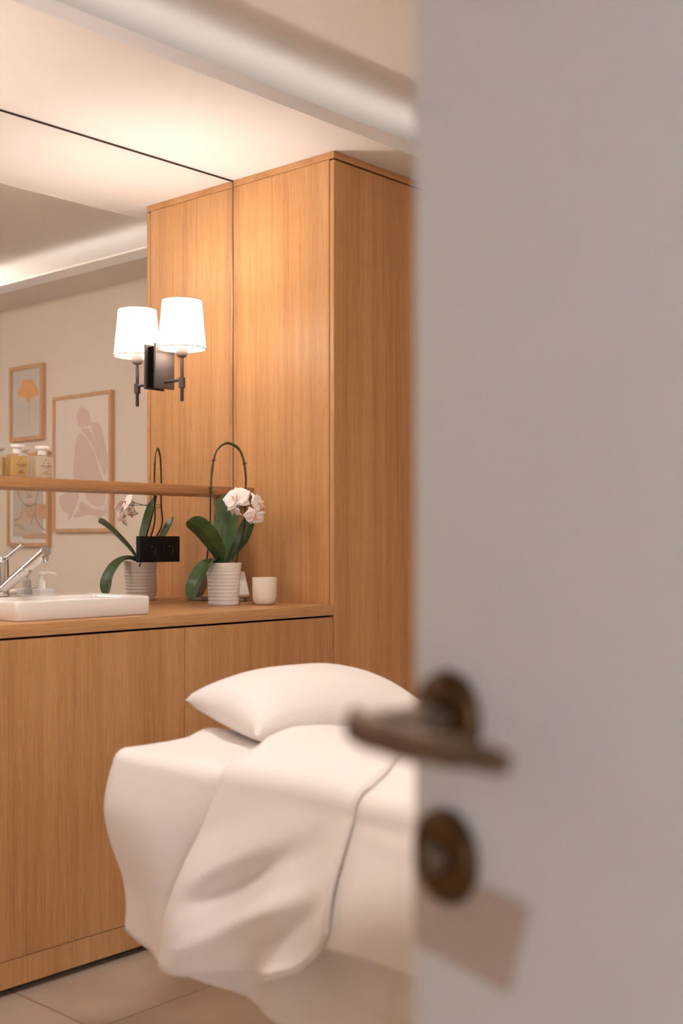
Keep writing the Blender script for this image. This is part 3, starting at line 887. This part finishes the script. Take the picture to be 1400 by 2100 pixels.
def sketch(pts, r=0.0022):
    b = NB()
    tube(b, spline([V(XP + 0.0020, *Z5(*p)) for p in pts], 8), r, 6)
    for v in b.verts: v.co.x = XP + 0.0018 + (v.co.x - XP - 0.0020) * 0.2
    obj('sketch_line', b, M['art_line'], fc)
sketch([(195, 1380), (192, 1520), (215, 1590), (270, 1655), (320, 1668), (370, 1640), (398, 1570), (408, 1480), (400, 1380)], 0.0026)
sketch([(240, 1640), (238, 1720), (215, 1790), (180, 1815), (145, 1820)])
sketch([(380, 1640), (376, 1720), (380, 1790), (410, 1850), (450, 1905), (490, 1930)], 0.0028)
sketch([(365, 1740), (345, 1800), (325, 1880)])
sketch([(150, 1870), (200, 1880), (250, 1910)])
sketch([(285, 1480), (292, 1545), (310, 1556), (328, 1540)])
sketch([(278, 1580), (300, 1572), (320, 1574), (338, 1570)])

# ------------------------------------------------------------------ treatment bed
bx0, bx1, by1 = 1.494, 2.200, 1.998
by0 = by1 - 2.0
ZBED = H - 0.436
bed = thing('massage_table', (1.85, 1.0, 0), 'padded treatment table on a metal base under the white sheet', 'massage table')
obj('mattress', box(NB(), bx0 + 0.010, bx1 - 0.010, by0 + 0.01, by1 - 0.010, ZBED - 0.085, ZBED - 0.006, 0.03, 4), M['white_plastic'], bed)
obj('base_frame', box(NB(), bx0 + 0.20, bx1 - 0.06, by0 + 0.15, by1 - 0.45, ZBED - 0.14, ZBED - 0.084, 0.004), M['grey_plastic'], bed)
for lx in (bx0 + 0.24, bx1 - 0.12):
    for ly in (by0 + 0.25, by1 - 0.55):
        obj('leg', box(NB(), lx - 0.025, lx + 0.025, ly - 0.025, ly + 0.025, 0.0, ZBED - 0.139, 0.004), M['grey_plastic'], bed)

def per(x0, x1, y0, y1, r, step=0.012):
    """rounded rectangle outline: (x, y, nx, ny, arclength), counter-clockwise from the left side's foot end"""
    out = []
    def line(ax_, ay, bx_, by_, nx, ny):
        n = max(2, int(math.hypot(bx_ - ax_, by_ - ay) / step))
        for k in range(n): out.append((ax_ + (bx_ - ax_) * k / n, ay + (by_ - ay) * k / n, nx, ny))
    def arc(cx, cy, a0, a1):
        n = 12
        for k in range(n):
            a = math.radians(a0 + (a1 - a0) * k / n)
            out.append((cx + r * math.cos(a), cy + r * math.sin(a), math.cos(a), math.sin(a)))
    line(x0, y0 + r, x0, y1 - r, -1, 0); arc(x0 + r, y1 - r, 180, 90)
    line(x0 + r, y1, x1 - r, y1, 0, 1); arc(x1 - r, y1 - r, 90, 0)
    line(x1, y1 - r, x1, y0 + r, 1, 0); arc(x1 - r, y0 + r, 0, -90)
    line(x1 - r, y0, x0 + r, y0, 0, -1); arc(x0 + r, y0 + r, -90, -180)
    return out

def sheet():
    b = NB()
    P_ = per(bx0, bx1, by0, by1, 0.036)
    rows = []
    cx, cy = (bx0 + bx1) / 2, (by0 + by1) / 2
    rr = 0.030
    def topz(x, y):
        z = ZBED + 0.0035 * noise.noise((x * 7, y * 7, 0)) + 0.002 * noise.noise((x * 19, y * 19, 3))
        z += 0.018 * math.exp(-((x - 1.75) / 0.05) ** 2 - ((y - 1.96) / 0.04) ** 2)
        return z
    inner = []
    for k in range(0, 15):
        t = k / 14
        inner.append(t)
    for x, y, nx, ny in P_:
        col = []
        for t in inner:                                   # from the middle line outwards
            ex, ey = x - nx * rr, y - ny * rr
            mx_, my = cx, min(max(ey, by0 + 0.36), by1 - 0.36)
            px, py = mx_ + (ex - mx_) * t, my + (ey - my) * t
            col.append(V(px, py, topz(px, py)))
        zt_ = topz(x, y)
        dc = math.hypot(x - bx0, y - by1)                 # nearness of the head corner that faces the door
        cn = math.exp(-(dc / 0.16) ** 2)
        dc2 = math.exp(-(math.hypot(x - bx1, y - by1) / 0.16) ** 2)
        zhem = H - 0.838 + 0.012 * math.sin(y * 9 + x * 7) + 0.035 * math.exp(-(dc / 0.060) ** 2) + 0.06 * dc2
        for k in range(1, 6):
            a = PI / 2 * k / 5
            col.append(V(x - nx * rr * (1 - math.sin(a)), y - ny * rr * (1 - math.sin(a)), zt_ - rr * (1 - math.cos(a))))
        s = x * 1.0 + y
        n = 26
        for k in range(1, n + 1):
            t = k / n
            z = zt_ - rr + (zhem - zt_ + rr) * t
            w1 = math.sin((y - x) * 19 + 2.2 * t + 0.6) * 0.019 * smooth01(t * 1.1)
            w2 = math.sin((y + x) * 41 - 3.0 * t + 1.0) * 0.0035 * t
            o = 0.014 * math.sin(PI * min(1, t * 1.5)) + 0.012 * t + w1 + w2
            o = o * (1 - 0.5 * cn) - 0.024 * cn * smooth01((t - 0.4) / 0.5) + 0.012 * cn * math.exp(-((t - 0.25) / 0.2) ** 2)
            o += 0.010 * noise.noise((x * 5, y * 5, z * 5)) * t
            o += 0.010
            col.append(V(x + nx * (o - 0.010), y + ny * (o - 0.010), z))
        rows.append(col)
    grid(b, rows, close_u=True)
    bmesh.ops.remove_doubles(b, verts=b.verts, dist=0.0004)
    return b
sb = obj('bed_sheet', sheet(), M['terry'], sharp=80)
tag(sb, 'white terry sheet draped over the treatment table down its sides', 'sheet')
md = sb.modifiers.new('thickness', 'SOLIDIFY'); md.thickness = 0.004; md.offset = 1

# blanket: one cloth, laid over the table from the foot and turned back near the pillow
def blanket():
    b = NB()
    ze = ZBED + 0.012                                     # top level
    XE = bx0 - 0.016
    nh, nt, nr = 34, 30, 16
    rows = []
    yfoot = by0 + 0.05
    def yfold(sd, t):
        return (1.613 + 0.095 * smooth01(t) if sd == 'L' else 1.613 + 0.032 * smooth01(t * 5))
    cols = []
    for k in range(nh): cols.append(('L', 1 - k / nh))
    for k in range(nt + 1): cols.append(('T', k / nt))
    for k in range(1, nr + 1): cols.append(('R', k / nr))
    HP = [(1.25, -0.600), (1.305, -0.640), (1.325, -0.676), (1.36, -0.712), (1.42, -0.738), (1.50, -0.758), (1.60, -0.776), (1.75, -0.792)]
    def hem(y, layer):
        if layer == 0:
            main = H - 0.672 - 0.045 * smooth01((1.30 - y) / 0.30) + 0.008 * math.sin(y * 12)
            return main + (H - 0.78 - main) * smooth01((y - 1.36) / 0.3)
        for (a, za), (c_, zc_) in zip(HP, HP[1:]):
            if y <= c_: return H + za + (zc_ - za) * (y - a) / (c_ - a)
        return H + HP[-1][1]
    def pt(c, y, layer, lift):
        sd, t = c
        rr = 0.042
        if sd == 'L':
            zh = hem(y, layer)
            zz = ze + lift - rr
            q = t
            arc = 0.16
            if q < arc:
                a = PI / 2 * (q / arc)
                x = XE + rr * (1 - math.cos(PI / 2 - a)) if False else XE - lift + rr * (1 - math.sin(a))
                z = ze + lift - rr * (1 - math.cos(a))
                w = 0.0
            else:
                w = (q - arc) / (1 - arc)
                z = zz + (zh - zz) * w
                x = XE - lift
            drop = smooth01(w * 1.1)
            fl = 0.052 * w + 0.012 * math.sin(PI * w)
            zo = z - H
            f0 = 0.012 * math.sin((y + 0.5 * z) * 2 * PI / 0.36) * drop + 0.008 * noise.noise((y * 6, z * 6, 5)) * drop - 0.004
            f0 += 0.010 * math.exp(-((zo + 0.492 + 0.09 * (1.15 - y)) / 0.013) ** 2) * smooth01((1.33 - y) / 0.1) * smooth01(drop * 4)
            if layer == 1:
                d1 = (zo + 0.45) + 0.55 * (y - 1.31)
                e = smooth01((1.68 - y) / 0.12)
                f1 = (0.019 * math.sin(d1 * 2 * PI / 0.135 + 0.4) + 0.005 * math.sin(d1 * 2 * PI / 0.061 + 1.4)) * drop * e * (1 - 0.55 * smooth01((w - 0.55) / 0.45))
                f1 += 0.020 * math.sin((y + 0.10 * zo - 1.31) * 2 * PI / 0.27 + 1.9) * drop * smooth01(w * 1.3)
                f1 += 0.006 * noise.noise((y * 9, zo * 9, 2)) * drop + 0.012 * drop
                k = smooth01((y - 1.305) / 0.13)
                fl += f0 * (1 - k) + f1 * k
            else:
                fl += f0
            return V(x - fl, y, z)
        if sd == 'T':
            x = bx0 - 0.016 + 0.042 + t * (bx1 - bx0 + 0.032 - 0.084)
            hump = 0.030 * math.sin(PI * min(1, t * 1.6) ** 0.8) * smooth01((y - 0.9) / 0.5)
            wr = 0.004 * noise.noise((x * 8, y * 8, 1 + layer)) + 0.0025 * noise.noise((x * 20, y * 6, 4))
            s_ = math.sin(PI * min(t * 8, 1) / 2)
            return V(x, y, ze + lift + hump + wr * s_)
        zh = H - 0.70
        if t < 0.2:
            a = PI / 2 * t / 0.2
            return V(bx1 + 0.016 + lift - 0.042 * (1 - math.sin(a)), y, ze + lift - 0.042 * (1 - math.cos(a)))
        w = (t - 0.2) / 0.8
        return V(bx1 + 0.016 + lift + 0.03 * w, y, ze + lift - 0.042 + (zh - ze + 0.042) * w)
    nm, nb = 70, 40
    for c in cols:
        sd, t = c
        yf = yfold(sd, t)
        yh = 1.305 if sd == 'L' else (1.305 + 0.07 * smooth01(t * 3) if sd == 'T' else 1.375)
        row = []
        for i in range(nm + 1):
            y = yfoot + (yf - 0.012 - yfoot) * i / nm
            row.append(pt(c, y, 0, 0.0))
        gap = 0.016
        e0 = row[-1]
        e1 = pt(c, yf - 0.012, 1, gap)
        for i in range(1, 8):                               # the rounded fold
            a = PI * i / 8
            p = e0.lerp(e1, (1 - math.cos(a)) / 2)
            row.append(p + V(0, 0.014 * math.sin(a), 0))
        for i in range(nb + 1):
            y = yf - 0.012 + (yh - yf + 0.012) * i / nb
            edge = 1 - 0.72 * smooth01((i / nb - 0.6) / 0.4)   # the hem settles on the layer below
            row.append(pt(c, y, 1, gap * edge))
        rows.append(row)
    grid(b, rows)
    border = [r[-1].copy() for r in rows]
    bottom = [p.copy() for p in rows[0][nm + 8:]]
    return b, border, bottom
bb, border, bottom = blanket()
bl = obj('blanket', bb, M['cotton'], sharp=80)
tag(bl, 'white blanket over the treatment table with its top turned back and hanging', 'blanket')
md = bl.modifiers.new('thickness', 'SOLIDIFY'); md.thickness = 0.005; md.offset = 1
b = NB(); tube(b, border, 0.0042, 8)
obj('hem', b, M['cotton'], bl)
b = NB(); tube(b, bottom, 0.0042, 8)
obj('hem', b, M['cotton'], bl)

# pillow
def pillow():
    b = NB()
    a, c, T = 0.248, 0.142, 0.078
    n = 36
    rot = Matrix.Rotation(math.radians(-9), 3, 'Z')
    ctr = V(1.938, 1.838, ZBED + 0.080)
    def row(sign):
        rows = []
        for i in range(n + 1):
            u = -1 + 2 * i / n
            r_ = []
            for j in range(n + 1):
                v = -1 + 2 * j / n
                x = a * u * (1 - 0.05 * (1 - v * v) * abs(u))
                y = c * v * (1 - 0.07 * (1 - u * u) * abs(v))
                th = T * (max(0, (1 - u ** 2) * (1 - v ** 2))) ** 0.42
                if sign < 0: th *= 1.0
                th += 0.004 * noise.noise((u * 3, v * 3, sign)) * (1 - u * u) * (1 - v * v)
                z = sign * th
                z += -0.012 + 0.022 * v - 0.010 * u * u * v * v
                lo = -0.070
                if z < lo: z = lo + (z - lo) * 0.08
                p = rot @ V(x, y, z)
                r_.append(ctr + p)
            rows.append(r_)
        return rows
    grid(b, row(1)); grid(b, row(-1))
    bmesh.ops.remove_doubles(b, verts=b.verts, dist=0.0008)
    return b
pl = obj('pillow', pillow(), M['terry'], sharp=80)
tag(pl, 'plump white pillow lying across the head of the treatment table', 'pillow')

# ------------------------------------------------------------------ open door beside the camera
R_, D_ = LA, LB
th = math.radians(58)
E_ = R_ * math.cos(th) - D_ * math.sin(th)                # along the leaf, from the free edge to the hinges
N_ = -R_ * math.sin(th) - D_ * math.cos(th)               # out of the visible face
F_ = R_ * 0.0477 + D_ * 0.780
def DP(t, z, n=0.0): return V(F_.x, F_.y, 0) + E_ * t + N_ * n + V(0, 0, z)
door = thing('door_1', DP(0.45, 0), 'open grey white door with aged brass lever handle, filling the right side', 'door')
door['kind'] = 'structure'
b = NB()
prism(b, [(0, 0.008), (0.86, 0.008), (0.86, 2.08), (0, 2.08)], lambda t, z, n: DP(t, z, n), 0.0, -0.04)
bmesh.ops.bevel(b, geom=b.edges[:], offset=0.0015, segments=2, affect='EDGES')
obj('door_leaf', b, M['door'], door)
tr, zr = 0.041, H - 0.1130
b = NB()
lathe(b, [(0.0305, 0.0), (0.0305, 0.004), (0.0290, 0.0075), (0.0260, 0.0095), (0.013, 0.0100), (0.0118, 0.013), (0.0, 0.013)], DP(tr, zr, 0.0003), 48, N_)
obj('rosette', b, M['brass'], door)
b = NB()
elbow = DP(tr, zr + 0.0005, 0.062)
tube(b, spline([DP(tr, zr, 0.011), DP(tr, zr, 0.035), DP(tr - 0.001, zr, 0.058), DP(tr + 0.003, zr, 0.069), DP(tr + 0.013, zr - 0.0005, 0.0725)], 8), [0.0105] * 8 + [0.0092] * 8 + [0.0085] * 8 + [0.0085] * 9, 18)
tube(b, spline([DP(tr - 0.007, zr + 0.002, 0.070), DP(tr + 0.02, zr, 0.0735), DP(tr + 0.06, zr - 0.002, 0.071), DP(tr + 0.095, zr - 0.001, 0.066), DP(tr + 0.118, zr - 0.002, 0.061), DP(tr + 0.126, zr - 0.0025, 0.059)], 8),
     [0.0075] + [0.0108] * 8 + [0.0100] * 8 + [0.0086] * 8 + [0.0078] * 8 + [0.0062] * 7 + [0.0035], 18, 0.62, (0, 0, 1))
lv = obj('lever', b, M['lever_metal'], door)
zl = H - 0.2000
b = NB()
lathe(b, [(0.0300, 0.0), (0.0300, 0.004), (0.0285, 0.0075), (0.0240, 0.0095), (0.0205, 0.0085), (0.0190, 0.0095), (0.012, 0.0100), (0.0, 0.0100)], DP(tr - 0.002, zl, 0.0003), 48, N_)
ro = obj('lock_rosette', b, M['brass'], door)
b = NB()
lathe(b, [(0.0095, 0.0), (0.0095, 0.010), (0.0085, 0.0112), (0.0, 0.0112)], DP(tr - 0.002, zl, 0.009), 28, N_)
obj('lock_cylinder', b, M['lever_metal'], ro)
b = NB()
prism(b, [(tr - 0.0032, zl - 0.007), (tr - 0.0008, zl - 0.007), (tr - 0.0008, zl + 0.004), (tr - 0.0032, zl + 0.004)], lambda t, z, n: DP(t, z, n), 0.0198, 0.0206)
obj('keyhole', b, M['dark_gap'], ro, False)
for zz in (0.22, 1.05, 1.88):
    b = NB(); lathe(b, [(0.007, 0), (0.007, 0.09)], DP(0.863, zz, 0.004), 16)
    obj('hinge', b, M['brass'], door)
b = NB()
prism(b, [(0.003, H - 0.2655), (0.098, H - 0.2680), (0.117, H - 0.2115), (0.003, H - 0.2085)], lambda t, z, n: DP(t, z, n), 0.0004, 0.0016)  # thin flat taupe shape on the door face below the lock
tag(obj('door_patch', b, M['patch'], smooth=False), 'blank taupe patch on the door just under the lower brass rosette', 'patch')
# door frame of the opening
b = NB()
box(b, -0.60, -0.56, YFRONT - 0.13, YFRONT + 0.012, 0, 2.13)
box(b, 0.385, 0.425, YFRONT - 0.13, YFRONT + 0.012, 0, 2.13)
box(b, -0.60, 0.425, YFRONT - 0.13, YFRONT + 0.012, 2.10, 2.14)
struct('trim_3', b, M['door'], 'grey white frame around the doorway behind the door', 'door frame')
